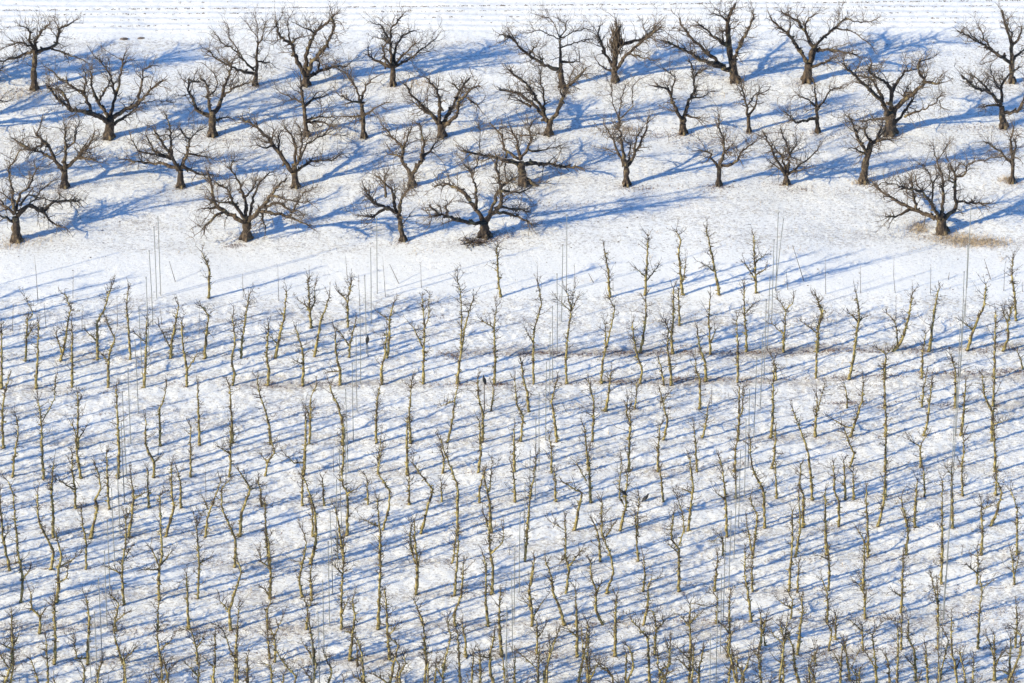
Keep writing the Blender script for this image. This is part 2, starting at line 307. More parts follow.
def grow_old(look, row, tw, polys, rng, dense=False):
    """polys: pixel polylines, the first one the trunk. Returns parts in world coordinates."""
    b = on_ground(*polys[0][0]); s = px_scale(b.y)
    r0 = tw / K / s / 2
    known = []                                   # (px, py, y, radius)
    parts = []
    limbs3 = []
    for li, pl in enumerate(polys):
        L = sum(math.hypot(pl[i + 1][0] - pl[i][0], pl[i + 1][1] - pl[i][1]) for i in range(len(pl) - 1)) / s
        if li == 0:
            y = b.y; ra = r0; re = r0 * (0.8 if len(pl) < 3 else 0.7 if len(pl) < 4 and L < 2.6 else 0.26); dv = rng.uniform(-0.1, 0.1)
        else:
            q = min(known, key=lambda k: (k[0] - pl[0][0]) ** 2 + (k[1] - pl[0][1]) ** 2)
            y = q[2]; ra = min(q[3] * 0.85, r0 * 0.68, 0.055 + 0.023 * L); re = max(0.02, ra * 0.34); dv = rng.choice((-1, 1)) * rng.uniform(0.25, 0.75) * L
        P = []
        n = len(pl)
        for i, (px, py) in enumerate(pl):
            t = i / (n - 1); yy = y + dv * t
            p = at_depth(px, py, yy)
            if li and p.z < 0.35:                      # would dip below the snow: keep it in the air, nearer to the trunk's own depth
                yy = y + dv * t * 0.15; p = at_depth(px, py, yy)
                if p.z < 0.3: yy = y - 0.35 * t; p = at_depth(px, py, yy)
            P.append(p)
        if li == 0: P[0] = P[0] - Vector((0, 0, 0.15))
        Q = resample(P, 0.2, rng, 0.055 if li else 0.025)
        m = len(Q); rad = []
        for i in range(m):
            t = i / (m - 1); r = ra + (re - ra) * t ** 0.85
            if li == 0: r *= 1 + 0.18 * max(0, 1 - t * m / 2.2)
            rad.append(r * (1 + rng.uniform(-0.16, 0.22)))
        for i in range(m):
            c = Q[i] - CAM; dd = c.dot(FWD)
            known.append((W / 2 + c.x / dd * FPX, H / 2 - c.dot(UPV) / dd * FPX, Q[i].y, rad[i]))
        mb = MB(); mb.tube(Q, rad, 9 if li == 0 else 6)
        if li == 0:
            for k in range(5):                         # root flare
                a = k * 1.257 + rng.uniform(-.3, .3); d = Vector((math.cos(a), math.sin(a), 0))
                g = b + d * r0 * 1.45; g.z = float(ground_h(g.x, g.y)) - 0.08
                mb.tube([b + d * r0 * 0.5 + Vector((0, 0, 0.3)), b + d * r0 * 1.2 + Vector((0, 0, 0.06)), g], [r0 * 0.5, r0 * 0.4, r0 * 0.15], 5)
        else:
            for k in range(int(L * 3.0)):               # pruning knobs and stubs
                i = rng.randrange(m); d = (rnd_dir(rng) + Vector((0, 0, 0.5))).normalized(); rr = rad[i]
                mb.tube([Q[i], Q[i] + d * (rr + rng.uniform(0.04, 0.16))], [rr * 0.75, rr * 0.5], 5)
        parts.append(('trunk' if li == 0 else 'branch', mb)); limbs3.append((Q, rad, li))
    cr = MB(); cen = b + Vector((0, 0, 2.2))
    def twig(p, d, L, r, lvl):
        n = max(2, int(L / 0.17)); pts = wander(p, d, L, n, rng, 0.05 if lvl else 0.02, 0.26 if lvl else 0.42)
        cr.tube(pts, [r * (1 - 0.6 * i / n) for i in range(n + 1)], 4 if lvl == 0 else 3, False)
        if lvl < 2 and L > 0.25:
            for k in range(max(2, int(L * (5.5 if lvl == 0 else 5)))):
                i = rng.randrange(max(1, n // 4), n + 1); dd = (pts[i] - pts[i - 1]).normalized()
                twig(pts[i], dd * 0.55 + rnd_dir(rng) * 0.75 + Vector((0, 0, 0.18)), L * rng.uniform(0.28, 0.6), r * 0.55, lvl + 1)
    for Q, rad, li in limbs3:
        m = len(Q); lo = 0.55 if li == 0 else 0.22
        if li == 0 and m < 9: continue
        L = sum((Q[i + 1] - Q[i]).length for i in range(m - 1))
        for k in range(int(L * 4.6 * (1 if li else 0.5)) + 4):
            t = lo + (1 - lo) * rng.random() ** 0.75; i = min(m - 1, max(1, int(t * (m - 1)))); d = (Q[i] - Q[i - 1]).normalized()
            out = (Q[i] - cen); out = out.normalized() if out.length > 0.1 else Vector((0, 0, 1))
            twig(Q[i], d * 0.45 + rnd_dir(rng) * 0.75 + out * 0.3 + Vector((0, 0, 0.16)), rng.choice((0.25, 0.4, 0.55, 0.75, 1.05)) * rng.uniform(0.8, 1.2), max(0.012, min(0.03, rad[i] * 0.5)), 0)
        for k in range(int(L * 5) if li else 2):            # the haze of thin young shoots
            i = rng.randrange(m // 3, m); twig(Q[i], rnd_dir(rng) + Vector((0, 0, 0.35)), rng.uniform(0.5, 1.15), rng.uniform(0.006, 0.010), 1)
        for k in range(2): 
            twig(Q[-1], (Q[-1] - Q[-2]).normalized() + rnd_dir(rng) * 0.45, rng.uniform(0.35, 0.75), min(rad[-1], 0.02), 0)
    if dense:                                    # thick broom of shoots round the head of the stem
        Q = limbs3[0][0]; top = Q[-1]
        for k in range(170):
            p = top + Vector((rng.gauss(0, 0.16), rng.gauss(0, 0.16), rng.uniform(-1.0, 0.6)))
            twig(p, Vector((rng.uniform(-.4, .4), rng.uniform(-.4, .4), 1)), rng.uniform(0.4, 0.8), 0.03, 2)
    parts.append(('crown', cr))
    return b, parts
def cut(V):  # nothing of a crown below the snow
    return V
old_list = []
for ln in OLD.strip().split('\n'):
    head, geo = ln.split('@'); tile, tw, look = head.strip().split(' ', 2)
    polys = [parse_pts(g, tile) for g in geo.split('/')]
    bx, by = polys[0][0]; row = min(range(4), key=lambda i: abs(by - (84, 134, 186, 238)[i]))
    old_list.append([row, bx, by, float(tw), look, polys])
old_list.sort(key=lambda t: (t[0], t[1]))
for n, (row, bx, by, tw, look, polys) in enumerate(old_list):
    rng = random.Random(100 + n)
    k = 1 + sum(1 for t in old_list if t[0] == row and t[1] < bx)
    b, parts = grow_old(look, row, tw, polys, rng, 'dense' in look)
    root = empty('old_fruit_tree', b)
    verb = 'with ' if look.split()[0] not in () else ''
    label = f"{look}, {ORD[k]} tree of {ROWNAME[row]} old row"
    if len(label.split()) > 16: print('LONG', label)
    tag(root, label, 'tree', 'old bare fruit trees standing in snow')
    for nm, mb in parts:
        o = mb.build(nm, M_old if nm != 'crown' else M_oldtwig, root, b)
# old trees that stand just left of the frame and throw their shadows into it
for n, (bx, by, src) in enumerate([(-62, 88, 3), (-60, 136, 9), (-58, 188, 20), (-96, 240, 25), (-40, 90, 2)]):
    row, sx, sy, tw, look, polys = old_list[src]
    polys = [[(x - sx + bx, y - sy + by) for x, y in pl] for pl in polys]
    b, parts = grow_old(look, row, tw, polys, random.Random(900 + n))
    root = empty('old_fruit_tree', b)
    tag(root, 'bare old tree just beyond the left edge, only its shadow or outer twigs reach in', 'tree', 'old trees beyond the left edge')
    for nm, mb in parts: mb.build(nm, M_old if nm != 'crown' else M_oldtwig, root, b)
# ---------------------------------------------------------------- the young trees: foot, then points up the stem; '/' starts a fork
YOUNG = {
'A1': '''1018,380 1020,240 1003,200 985,158''',
'A2': '''523,525 515,440 508,290/520,440 540,400 540,330/518,450 490,410 465,395
703,522 700,400 720,300/700,400 665,360''',
'A3': '''453,375 437,260 433,130
985,375 975,240 957,140''',
'A4': '''160,365 170,230 175,80/165,280 120,240/165,300 215,240
345,365 330,220 325,160 335,100 315,60/345,300 360,210
525,365 500,240 478,130 460,45/500,250 455,220
702,355 697,230 690,75/697,290 650,215/700,270 745,240/697,210 745,170
330,512 325,420 325,340''',
'A5': '''985,490 978,360 965,270 970,190''',
'B1': '''123,152 128,40 135,-56/128,40 165,-20/130,-40 160,-80 120,-165
292,150 320,50 335,-60 345,-110 318,-170/300,110 275,25
475,143 475,-40 505,-90 545,-215/475,60 425,10
637,143 628,20 618,-110 625,-190
5,285 8,180 5,-20
830,138 840,50 870,-120/835,90 780,-10
997,138 1008,0 1018,-70 980,-115
175,285 185,100 187,-30
350,280 352,120 350,-40
527,280 530,130 560,40 540,0 520,-50/530,150 490,110
702,282 712,120 715,-50/712,60 660,20
912,275 908,170 890,70 887,-40/915,190 960,120
15,575 10,420 20,320 45,225
380,578 380,400 380,310/385,530 415,480
780,565 780,470 775,385 795,350 810,280
972,560 970,440 965,330 965,270''',
'B2': '''180,138 185,60 205,-80 218,-165
347,135 365,40 390,-60 402,-185/360,70 320,30
537,130 555,40 570,-40 610,-160
707,132 712,70 735,-30/712,80 655,0
893,135 905,30 905,-60 925,-130/908,-40 860,-80
140,270 148,210 135,150 150,60 140,-60
313,270 315,190 305,110 315,-20
480,270 485,150 475,80 450,0/485,170 445,150
663,268 663,200 645,120 640,10/663,200 615,205
868,265 865,190 885,100 890,0
140,550 135,450 130,360 125,275
322,557 320,470 300,400 265,290 260,245
515,555 518,440 520,340 548,265/518,440 495,370
675,560 680,480 655,370 620,300 615,270
840,550 840,430 845,340 858,275
1008,550 1000,430 1005,340 1015,240''',
'B3': '''75,262 75,130 80,-20 70,-150/78,0 100,-60 105,-170/75,90 20,-20
240,262 250,170 275,0 300,-100 320,-160/258,100 260,-60 255,-180 240,-250
420,265 425,150 420,-20 430,-110/420,-10 370,-40
612,265 610,150 615,0 650,-130 635,-220/610,60 580,10
773,262 770,150 780,20 795,-100 775,-180/795,-90 830,-160/793,-90 730,-150/795,-100 810,-200
943,260 950,150 975,50 1005,-80 1010,-100 985,-150/965,90 960,-40
402,395 415,330 415,280
590,398 580,300 560,230 552,150
960,395 980,300 990,210
15,550 10,400 18,250
190,548 215,450 230,330 245,270/230,340 165,370
362,548 365,400 345,340 340,240
550,543 560,420 530,360 520,250
727,545 715,430 700,350 725,250
898,543 905,430 905,350 880,250''',
'B4': '''135,110 150,40 165,-60 165,-160
297,115 290,30 300,-60 300,-200/290,20 250,-50
480,118 475,20 470,-60 480,-160/480,60 505,0
655,105 655,30 645,-80 645,-200/650,-80 685,-120
835,108 838,30 850,-100 880,-130 885,-150/850,-90 810,-150/838,20 780,-30
1003,105 1005,0 1020,-90 1000,-160/1005,20 940,-30
137,260 145,190 115,100 100,-30
288,270 285,190 270,90 275,0
457,250 455,160 425,80 418,0
612,255 615,130 610,0 610,-60
803,245 795,180 780,130
255,270 240,180 225,140
110,385 120,300 120,260
428,385 430,240 410,200 408,150/430,240 385,230
85,530 88,450 70,400 75,340/88,450 88,350
250,535 270,440 245,340 235,300/250,350 275,310
440,525 460,440 468,370
615,540 620,400 620,280/618,420 635,400 640,280
775,525 785,400 785,280 790,180
80,690 85,540 90,470
225,690 225,560 235,470
415,690 408,560 400,480
597,690 605,570 615,520
780,675 795,570 797,480''',
'B5': '''10,235 12,120 20,0 45,-90 15,-150
380,105 430,50 460,-60 480,-180/410,70 395,-40 355,-80
345,240 345,180 350,120 310,90/350,120 380,90
170,240 190,150 210,0 220,-80 205,-180/215,-40 175,-80/212,-30 240,-60
525,235 530,120 545,20
560,105 575,0 590,-120 610,-200
745,98 775,10 800,-60 830,-120 838,-220/775,0 720,-45
918,103 945,40 945,-40 970,-120/945,-30 925,-80
878,235 882,100 885,-80
870,370 878,280 880,180
1018,190 1010,150 990,100
160,380 160,310 148,265
525,375 535,280 545,230
690,380 690,280 690,200 670,130
345,380 345,300 340,200
350,520 350,400 345,330
5,520 10,420 15,330/10,420 50,270
175,522 205,440 235,340 240,260/195,480 150,470 100,440
535,515 555,440 565,340 575,240
715,515 730,400 740,250
865,540 872,420 860,380 830,320 820,220/872,440 880,330
175,668 195,600 165,540 150,490
520,668 518,570 545,520/518,570 475,540
720,665 730,570 725,500
345,690 350,560 355,480
885,690 880,560 875,450/875,460 940,440''',
'C1': '''62,180 68,90 90,-30 80,-110
213,190 205,40 200,-100 185,-200/205,-90 265,-200 272,-300
397,187 375,60 370,-30 355,-70
575,185 580,60 575,-60 572,-160 565,-245
750,182 750,110 712,30 710,-100/750,110 770,90
930,180 928,40 930,-60
368,335 365,230 352,150 350,60/362,240 280,195
533,335 525,200 520,60
725,330 720,230 720,150
883,330 878,200 865,150
648,320 650,250 635,150
260,475 258,350 250,220 262,120
440,480 475,330 465,290 490,240 485,180 465,130
625,475 645,350 650,290 700,260/645,330 610,400
803,472 848,330 838,260 835,130
50,635 15,480 5,350 0,250/20,490 40,440
245,630 262,550 190,400 182,260
420,630 420,500 400,400 398,340''',
'C2': '''125,180 130,60 130,-60/128,70 75,35
298,175 310,110 345,60 330,0/310,110 285,80
485,170 490,100 495,0 495,-120/488,110 440,110 400,75
670,170 680,100 678,0 678,-80
848,165 850,90 862,0
990,170 990,60 990,-100
480,320 480,200 478,150
585,320 578,190
800,315 795,200 785,170
1000,312 1000,180
280,325 275,250 265,200
3,472 20,370 50,290 80,200/20,340 0,290
172,468 185,350 225,240 170,150/225,240 260,235
697,465 700,350 700,260 675,220 672,150/700,260 740,240
530,470 530,350 520,300
870,440 900,330 905,250 850,160 862,60
150,620 155,500 115,390 88,330 85,240 120,200
515,605 545,500 540,350 515,260 485,180
858,610 858,450 850,350 845,290/850,420 780,390
318,610 305,480 295,300
683,600 655,400 640,330
650,580 650,470/650,560 650,500
1018,560 1005,470 1010,420''',
'C3': '''170,160 175,90 160,40
342,158 355,60 350,-50 345,-100
518,155 518,50 518,-60
700,160 700,60 690,-20
880,150 870,30 860,-60
5,310 5,200 10,20
165,300 160,200
178,308 195,200 205,150
350,305 350,240 375,150
523,302 520,240 512,150
720,300 715,160
730,295 735,180
890,305 888,200 880,60/870,200 820,110
62,455 95,330 120,240 70,180 25,115
240,450 242,330 240,220 190,90 160,0
405,450 400,330 385,240 370,180/398,250 410,100
808,440 830,350 848,260 820,245 755,205
215,600 232,500 235,440
570,592 585,400 600,240 615,180 625,80
937,590 930,480 910,410/930,440 950,400''',
'C4': '''250,300 240,180 235,140
605,285 600,150
803,285 797,110
977,290 970,170 955,60 930,-20 880,-156
38,440 70,310 65,280 75,170/55,310 35,270 45,100
372,442 385,320 395,240 380,90/390,260 350,240
560,470 555,300 545,200 540,140 520,80/552,290 510,260
745,430 738,250 690,150 675,80 675,0
930,425 935,280 915,220 920,120
130,590 120,480 115,370/125,470 130,260
540,560 540,480 520,470 500,490
685,575 700,450 710,370 680,310 675,270/680,540 665,450 655,400
895,570 915,450 915,350 910,260''',
'C5': '''155,290 150,200 145,100
195,290 190,160
350,275 350,150
540,275 535,150
725,270 720,130
888,270 890,150
123,420 120,300 100,250 95,120
310,420 340,300 345,180
490,425 495,300 505,200
675,430 675,300 670,150/672,170 640,130
860,418 895,340 915,260 890,200
62,560 55,400 55,250
265,570 262,430 255,330 255,240/258,520 215,440
445,560 460,450 440,350 425,290/460,440 435,360
625,600 625,450 625,300 625,200
815,560 820,450 815,300/818,340 860,320
990,560 990,400 990,330 960,250''',
'D1': '''100,290 112,170 90,60 75,-100 65,-230 40,-300/112,180 150,120/100,90 60,100
275,290 285,190 285,120 300,60 275,-40/285,190 325,170 335,100/285,120 385,60
605,300 597,200 598,90 612,0 612,-130/595,150 530,120/605,80 640,20
775,280 775,130 790,60 785,-60 780,-230/775,110 735,20/788,100 830,50/775,130 690,130
965,270 970,100 960,-80/970,100 1010,80/960,-80 945,-140/960,-80 990,-150
195,440 195,360 155,320 150,240/195,360 215,330
565,430 560,380 580,300 545,260/565,380 620,340
770,430 770,330 780,270
920,420 915,300 910,160/910,170 880,190
65,590 60,480 55,340/60,520 5,490/65,500 90,450
265,590 270,480 265,350 268,260
600,590 570,500 550,400/600,570 640,540 650,520
425,590 430,470 435,370 420,270/425,560 375,560 360,470
790,600 775,520 765,430/785,520 830,480
965,590 955,500 935,430 900,420/960,510 995,460
45,720 65,600 60,560/45,680 0,640
235,720 232,600 225,470
405,720 410,600 395,580
605,720 605,590 590,560
790,720 790,600/795,690 835,600/790,690 750,620
965,720 970,590/965,650 920,600''',
'D2': '''130,425 125,330 150,240 180,140 165,90/125,330 75,280
322,270 325,160 318,30 310,-30/322,120 280,90 270,50/320,260 290,220
478,262 465,170 490,60 500,0 480,-60/485,100 455,90
525,280 520,170 525,110
670,420 670,250 680,100 680,0/670,350 700,280/675,150 630,110
850,420 855,250 860,100 858,0
500,420 505,330 490,280/505,330 530,270
310,420 310,330 325,280
710,570 722,470 735,370 725,270/730,440 690,430
905,568 895,430 890,300 880,230/900,460 940,400
345,580 345,480 325,420/340,460 385,355
320,565 310,440
150,720 152,570 165,400 170,300/150,560 130,530 95,430 60,400
540,590 530,500 510,380/530,560 490,500
330,720 325,600 300,590
525,720 545,600 540,560/525,670 490,620
765,720 765,640
750,600 745,500
895,720 930,570 945,500 915,470/890,680 830,640
955,720 955,630 985,590 975,550
215,720 210,590''',
'D3': '''40,250 45,120 35,0 30,-100/35,100 5,0/40,150 60,60
225,255 235,150 245,0 238,-60
408,250 415,130 400,30 395,-60 380,-120/405,50 460,0 465,-60
590,240 600,170 612,100
768,245 785,130 770,70 768,-50 765,-120/770,60 740,100/785,110 800,95 850,30/768,-60 700,-100
965,245 1000,150 990,70 965,0 945,-60 945,-200/965,-30 1000,-90
75,400 60,350 30,280
232,405 225,350 260,250 270,100
393,405 380,300 380,130 370,70
605,405 605,330 590,230 610,160 615,90/598,310 575,290/605,370 660,280
762,400 745,330 710,250 700,170 672,90
953,398 915,320 918,230 895,170 890,90/918,240 940,200
85,540 80,450 75,400/90,540 130,545
282,555 280,480 265,400
458,550 450,480 445,350 450,240
825,555 825,430 820,300 815,220/825,460 780,420
1010,550 1012,400 1015,260
630,540 630,440 625,380/635,460 670,400
80,700 90,560 75,470
255,720 250,560 240,430
430,720 400,620 400,550 420,450/400,560 340,550
310,720 318,540
480,720 470,620 460,560
635,720 635,620 640,530/635,620 555,545
668,720 665,640 690,560 690,490
830,690 850,580 870,480 875,390
885,720 885,560
1005,720 995,650 960,600/995,650 920,580
130,720 135,590/135,600 170,560''',
'D4': '''150,235 160,150 155,80
325,235 328,100 325,30 290,-20 300,-140/326,10 350,-60 345,-140 310,-240/325,50 280,10
500,235 510,130 515,70
685,235 683,100 685,60
865,235 870,120 875,60 880,-60 880,-150
905,240 908,150 910,100
150,400 175,300 175,220 190,180 220,175
510,390 515,270 500,250
682,385 665,260 648,150 648,50
870,370 880,280 860,240/875,320 820,285
565,555 575,450 572,350 575,250/570,440 540,400
15,550 18,400 15,260 18,200
205,545 215,430 205,340 185,330/212,430 265,370
385,550 380,450 380,300/380,410 330,350/380,390 430,345/382,300 400,295 470,310
720,520 730,440 725,350/735,440 750,370
745,500 740,400
905,545 915,430 928,340 925,260
5,700 30,620 35,550
65,720 70,540
185,700 180,560 170,460 95,375/175,480 185,440
235,720 235,620 285,590 270,490
375,720 380,560 385,520/378,620 330,570/378,570 320,510
425,720 425,620 445,520/425,640 400,620
565,720 575,620 585,540
645,720 640,650 595,560
735,720 720,620 715,540/720,560 680,520
835,720 838,580 830,530/838,600 800,570
925,720 890,600 885,520 860,460
965,720 960,600/965,610 990,590 985,500''',
'D5': '''72,230 75,120 70,30/70,80 20,60
65,385 65,250 40,180
240,230 245,60 245,0/240,200 215,200
250,370 245,250 215,200/250,300 255,220
425,340 430,200 435,60/428,260 385,235
425,520 430,370/430,390 350,370
620,200 625,60 625,10
795,200 800,100 800,50/798,150 740,100
980,200 970,100 960,40/980,150 1000,60
605,400 605,290 600,200/605,310 570,150
800,515 805,350 820,220 810,170/820,220 860,190
980,510 990,400 985,300
70,525 85,430 60,390/85,430 95,380
105,470 105,350
240,525 235,400/235,430 180,380
605,520 605,400
130,720 130,620 140,500/130,600 90,530
175,670 165,600 150,490
305,700 300,600 285,450/300,610 250,530/285,450 240,430/285,450 320,400
370,720 365,600 350,550
495,670 490,520 460,470 460,380/490,600 450,560
555,700 550,600 545,510
700,720 690,600 670,520 670,370/690,620 720,560
880,670 878,550 880,450/880,560 850,470/885,600 915,540
950,720 955,600 958,470/950,640 910,620
10,600 8,550''',
}
WHIPS = {   # thin one-year stems and stakes: foot first
'A1': '185,390 175,250 168,175|355,380 357,250|225,525 215,410|400,540 400,410|573,520 570,370|60,540 65,410|790,510 780,420|970,570 972,420',
'A2': '192,375 187,265|365,395 360,230|760,420 753,265|515,290 512,220|885,375 872,190|700,290 690,180',
'A3': '65,330 62,210|245,350 240,225|632,330 630,200|815,330 812,215|1000,345 1000,290',
'A4': '858,340 850,250',
'A5': '57,360 55,190|228,355 226,230|397,355 388,270 390,190|568,355 570,215|925,345 932,210|400,490 400,370|1018,350 1015,310',
'B1': '350,690 350,600|465,690 465,640|520,690 518,560',
'B2': '632,690 630,580', 'B3': '625,690 625,610|942,398 942,320|775,400 755,360|520,250 515,180',
'B4': '98,385 95,260|237,385 240,300|485,360 487,260|680,680 665,620|540,690 535,640', 'B5': '240,235 235,190',
'C3': '495,560 492,490', 'C1': '1005,290 1000,120', 'C5': '720,560 725,520',
'L4': '280,137 272,90 250,60|150,130 165,70 175,0'}
BRACES = {'A2': '950,310 905,215', 'A3': '905,305 880,260', 'A4': '935,295 880,120', 'A5': '862,290 830,190|655,290 660,255', 'A1': '855,300 825,200'}

def col_x(c, y):
    T = [[(295, 160), (443, 132), (640, 105), (760, 88)], [(291, 377), (414, 357), (474, 349), (596, 334), (686, 320), (770, 308)],
         [(294, 567), (354, 558), (470, 541), (590, 519), (684, 509), (770, 499)], [(283, 779), (351, 769.5), (439, 755.5), (522, 741), (590, 730), (684, 716), (770, 703)],
         [(285, 968), (351, 962), (440, 955), (550, 948), (670, 940), (770, 934)]][c]
    return float(np.interp(y, [t[0] for t in T], [t[1] for t in T]))
def row_of(x, y):
    yn = y + 7.5 * x / 780
    return min(range(len(ROWS)), key=lambda i: abs(ROWS[i] - yn))

def grow_young(polys, rng, whip=False):
    b = on_ground(*polys[0][0]); s = px_scale(b.y); parts = []; known = []; stems = []
    hpx = polys[0][0][1] - polys[0][-1][1]; H3 = hpx / s / math.cos(PITCH)
    r0 = rng.uniform(0.058, 0.08) * min(1, 0.55 + H3 / 6) if not whip else 0.021
    for li, pl in enumerate(polys):
        L = sum(math.hypot(pl[i + 1][0] - pl[i][0], pl[i + 1][1] - pl[i][1]) for i in range(len(pl) - 1)) / s
        if li == 0: y = b.y; ra = r0; dv = rng.uniform(-0.08, 0.08) * H3
        else:
            q = min(known, key=lambda k: (k[0] - pl[0][0]) ** 2 + (k[1] - pl[0][1]) ** 2)
            y = q[2]; ra = min(q[3] * 0.85, 0.042); dv = rng.uniform(-0.6, 0.6) * L
        n = len(pl); P = []
        for i, (px, py) in enumerate(pl):
            P.append(at_depth(px, py, y + dv * i / (n - 1)))
        if li == 0: P[0] = P[0] - Vector((0, 0, 0.1))
        Q = resample(P, 0.16, rng, 0.004 if whip else 0.024)
        m = len(Q); re = ra * (0.36 if not whip else 0.4)
        rad = [(ra + (re - ra) * (i / (m - 1)) ** 1.1) * (1 + (0 if whip else rng.uniform(-0.16, 0.3))) for i in range(m)]
        if li == 0 and not whip: rad[0] *= 1.4
        for i in range(m):
            c = Q[i] - CAM; dd = c.dot(FWD); known.append((W / 2 + c.x / dd * FPX, H / 2 - c.dot(UPV) / dd * FPX, Q[i].y, rad[i]))
        mb = MB(); mb.tube(Q, rad, 7 if not whip else 4)
        if not whip:
            for k in range(int(L * 11)):
                i = rng.randrange(m); rr = rad[i]; d = (rnd_dir(rng) + Vector((0, 0, 0.4))).normalized()
                mb.tube([Q[i], Q[i] + d * (rr + rng.uniform(0.02, 0.14))], [min(rr * 0.75, 0.03), min(rr * 0.6, 0.024)], 4)
        parts.append(('trunk' if li == 0 else 'branch', mb)); stems.append((Q, rad, L, li))
    cr = MB()
    def shoot(p, d, L, r, lvl):
        n = max(2, int(L / 0.14)); pts = wander(p, d, L, n, rng, 0.10, 0.22)
        cr.tube(pts, [r * (1 - 0.65 * i / n) for i in range(n + 1)], 3, False)
        if lvl == 0 and L > 0.22:
            for k in range(rng.randrange(2, 6)):
                i = rng.randrange(1, n + 1); dd = (pts[i] - pts[i - 1]).normalized()
                shoot(pts[i], dd * 0.5 + rnd_dir(rng) * 0.8 + Vector((0, 0, .15)), L * rng.uniform(0.25, 0.55), r * 0.7, 1)
    if not whip:
        vig = rng.uniform(0.6, 1.35) * (1.25 if polys[0][0][1] > 590 else 1)
        for Q, rad, L, li in stems:
            m = len(Q)
            for k in range(int(L * 10 * vig) + 3):
                t = (0.22 if li == 0 else 0.3) + (0.78 if li == 0 else 0.7) * rng.random() ** 0.7; i = min(m - 1, int(t * (m - 1)))
                a = rng.uniform(0, 2 * math.pi); e = rng.uniform(-0.1, 1.1)
                d = Vector((math.cos(a) * math.cos(e), math.sin(a) * math.cos(e), math.sin(e)))
                shoot(Q[i], d, rng.choice((0.12, 0.16, 0.2, 0.26, 0.34, 0.45, 0.6)) * rng.uniform(0.8, 1.3), rng.uniform(0.012, 0.021), 0)
            for k in range(3):
                shoot(Q[-1], (Q[-1] - Q[-2]).normalized() + rnd_dir(rng) * 0.55, rng.uniform(0.3, 0.65), max(0.013, min(0.02, rad[-1])), 0)
    else:
        for Q, rad, L, li in stems:
            for k in range(5):
                i = rng.randrange(1, len(Q)); shoot(Q[i], Vector((rng.uniform(-1, 1), rng.uniform(-1, 1), 1.2)), rng.uniform(0.08, 0.25), 0.007, 1)
    parts.append(('crown', cr))
    return b, parts

young = []
for tile, txt in YOUNG.items():
    for ln in txt.strip().split('\n'):
        young.append([parse_pts(g, tile) for g in ln.split('/')])
# drop what two neighbouring tiles both gave
uniq = []
for p in young:
    bx, by = p[0][0]
    if not any(abs(q[0][0][0] - bx) < 5 and abs(q[0][0][1] - by) < 9 for q in uniq): uniq.append(p)
print('young traced', len(young), 'unique', len(uniq))
young = uniq
# rows whose feet lie below the frame: only their tops reach into the picture
rr = random.Random(5)
TEMPL = [p for p in young if p[0][0][1] - min(q[1] for pl in p for q in pl) > 62 and p[0][0][1] < 640]
for yy, x0 in ((724, 8), (756, 26)):
    x = x0
    while x < 1030:
        t = rr.choice(TEMPL); dx = x - t[0][0][0]; dy = yy - 7.5 * x / 780 - t[0][0][1]; fl = rr.choice((1, -1)); bx = x
        young.append([[(bx + fl * (px + dx - bx), py + dy) for px, py in pl] for pl in t]); x += rr.uniform(34, 44)
inframe = len(young)
# the same rows go on beyond the left edge, where only their shadows come into view
extra = []
for i, yl in enumerate(ROWS):
    if i in (0, 4): continue
    x = -16 - rr.uniform(0, 20)
    while x > -165:
        t = rr.choice(TEMPL); dx = x - t[0][0][0]; dy = yl - 7.5 * x / 780 - t[0][0][1]
        extra.append([[(px + dx, py + dy) for px, py in pl] for pl in t]); x -= rr.uniform(34, 44)
def size_of(p):
    top = min(q[1] for pl in p for q in pl); return min(683, p[0][0][1]) - top
order = sorted(range(len(young)), key=lambda i: -size_of(young[i]) * len(young[i]) ** 0.15)
keep = set(order[:300])
rows = {}
for i, p in enumerate(young): rows.setdefault(row_of(*p[0][0]), []).append(i)
for r in rows: rows[r].sort(key=lambda i: young[i][0][0][0])
present = sorted(rows)
def look_young(p):
    st = p[0]; dx = st[-1][0] - st[0][0]; L = st[0][1] - st[-1][1]; w = []
    w.append('short' if L < 42 else 'tall' if L > 84 else 'slim')
    bend = 0
    for a, b, c in zip(st, st[1:], st[2:]):
        bend = max(bend, abs((b[0] - a[0]) / max(1, a[1] - b[1]) - (c[0] - b[0]) / max(1, b[1] - c[1])))
    w.append('right-leaning' if dx > 9 else 'left-leaning' if dx < -9 else 'crooked' if bend > 0.45 else 'upright')
    n = len(p) - 1
    if n == 1: w.append('forked')
    if n >= 2: w.append('branching')
    return ' '.join(w)
rest = {'trunk': MB(), 'crown': MB()}
for i, p in enumerate(young + extra):
    rng = random.Random(3000 + i)
    b, parts = grow_young(p, rng)
    if i < inframe and i in keep:
        r = row_of(*p[0][0]); k = rows[r].index(i) + 1
        root = empty('young_fruit_tree', b)
        tag(root, f"{look_young(p)} bare young tree, {ORD[k]} from left in {ORD[present.index(r) + 1]} young row", 'fruit tree', 'bare young fruit trees in rows')
        for nm, mb in parts: mb.build(nm, M_young if nm != 'crown' else M_youngtwig, root, b)
    else:
        for nm, mb in parts: rest['crown' if nm == 'crown' else 'trunk'].merge(mb)
rt = empty('young_fruit_trees', (0, 0, 0)); tag(rt, 'remaining small bare young trees between the larger ones in the rows', 'fruit trees', None, 'stuff')
rest['trunk'].build('trunk', M_young, rt); rest['crown'].build('crown', M_youngtwig, rt)
print('in frame', inframe, 'kept', len(keep), 'stuff', inframe - len(keep) + len(extra), {present.index(r) + 1: len(rows[r]) for r in rows})

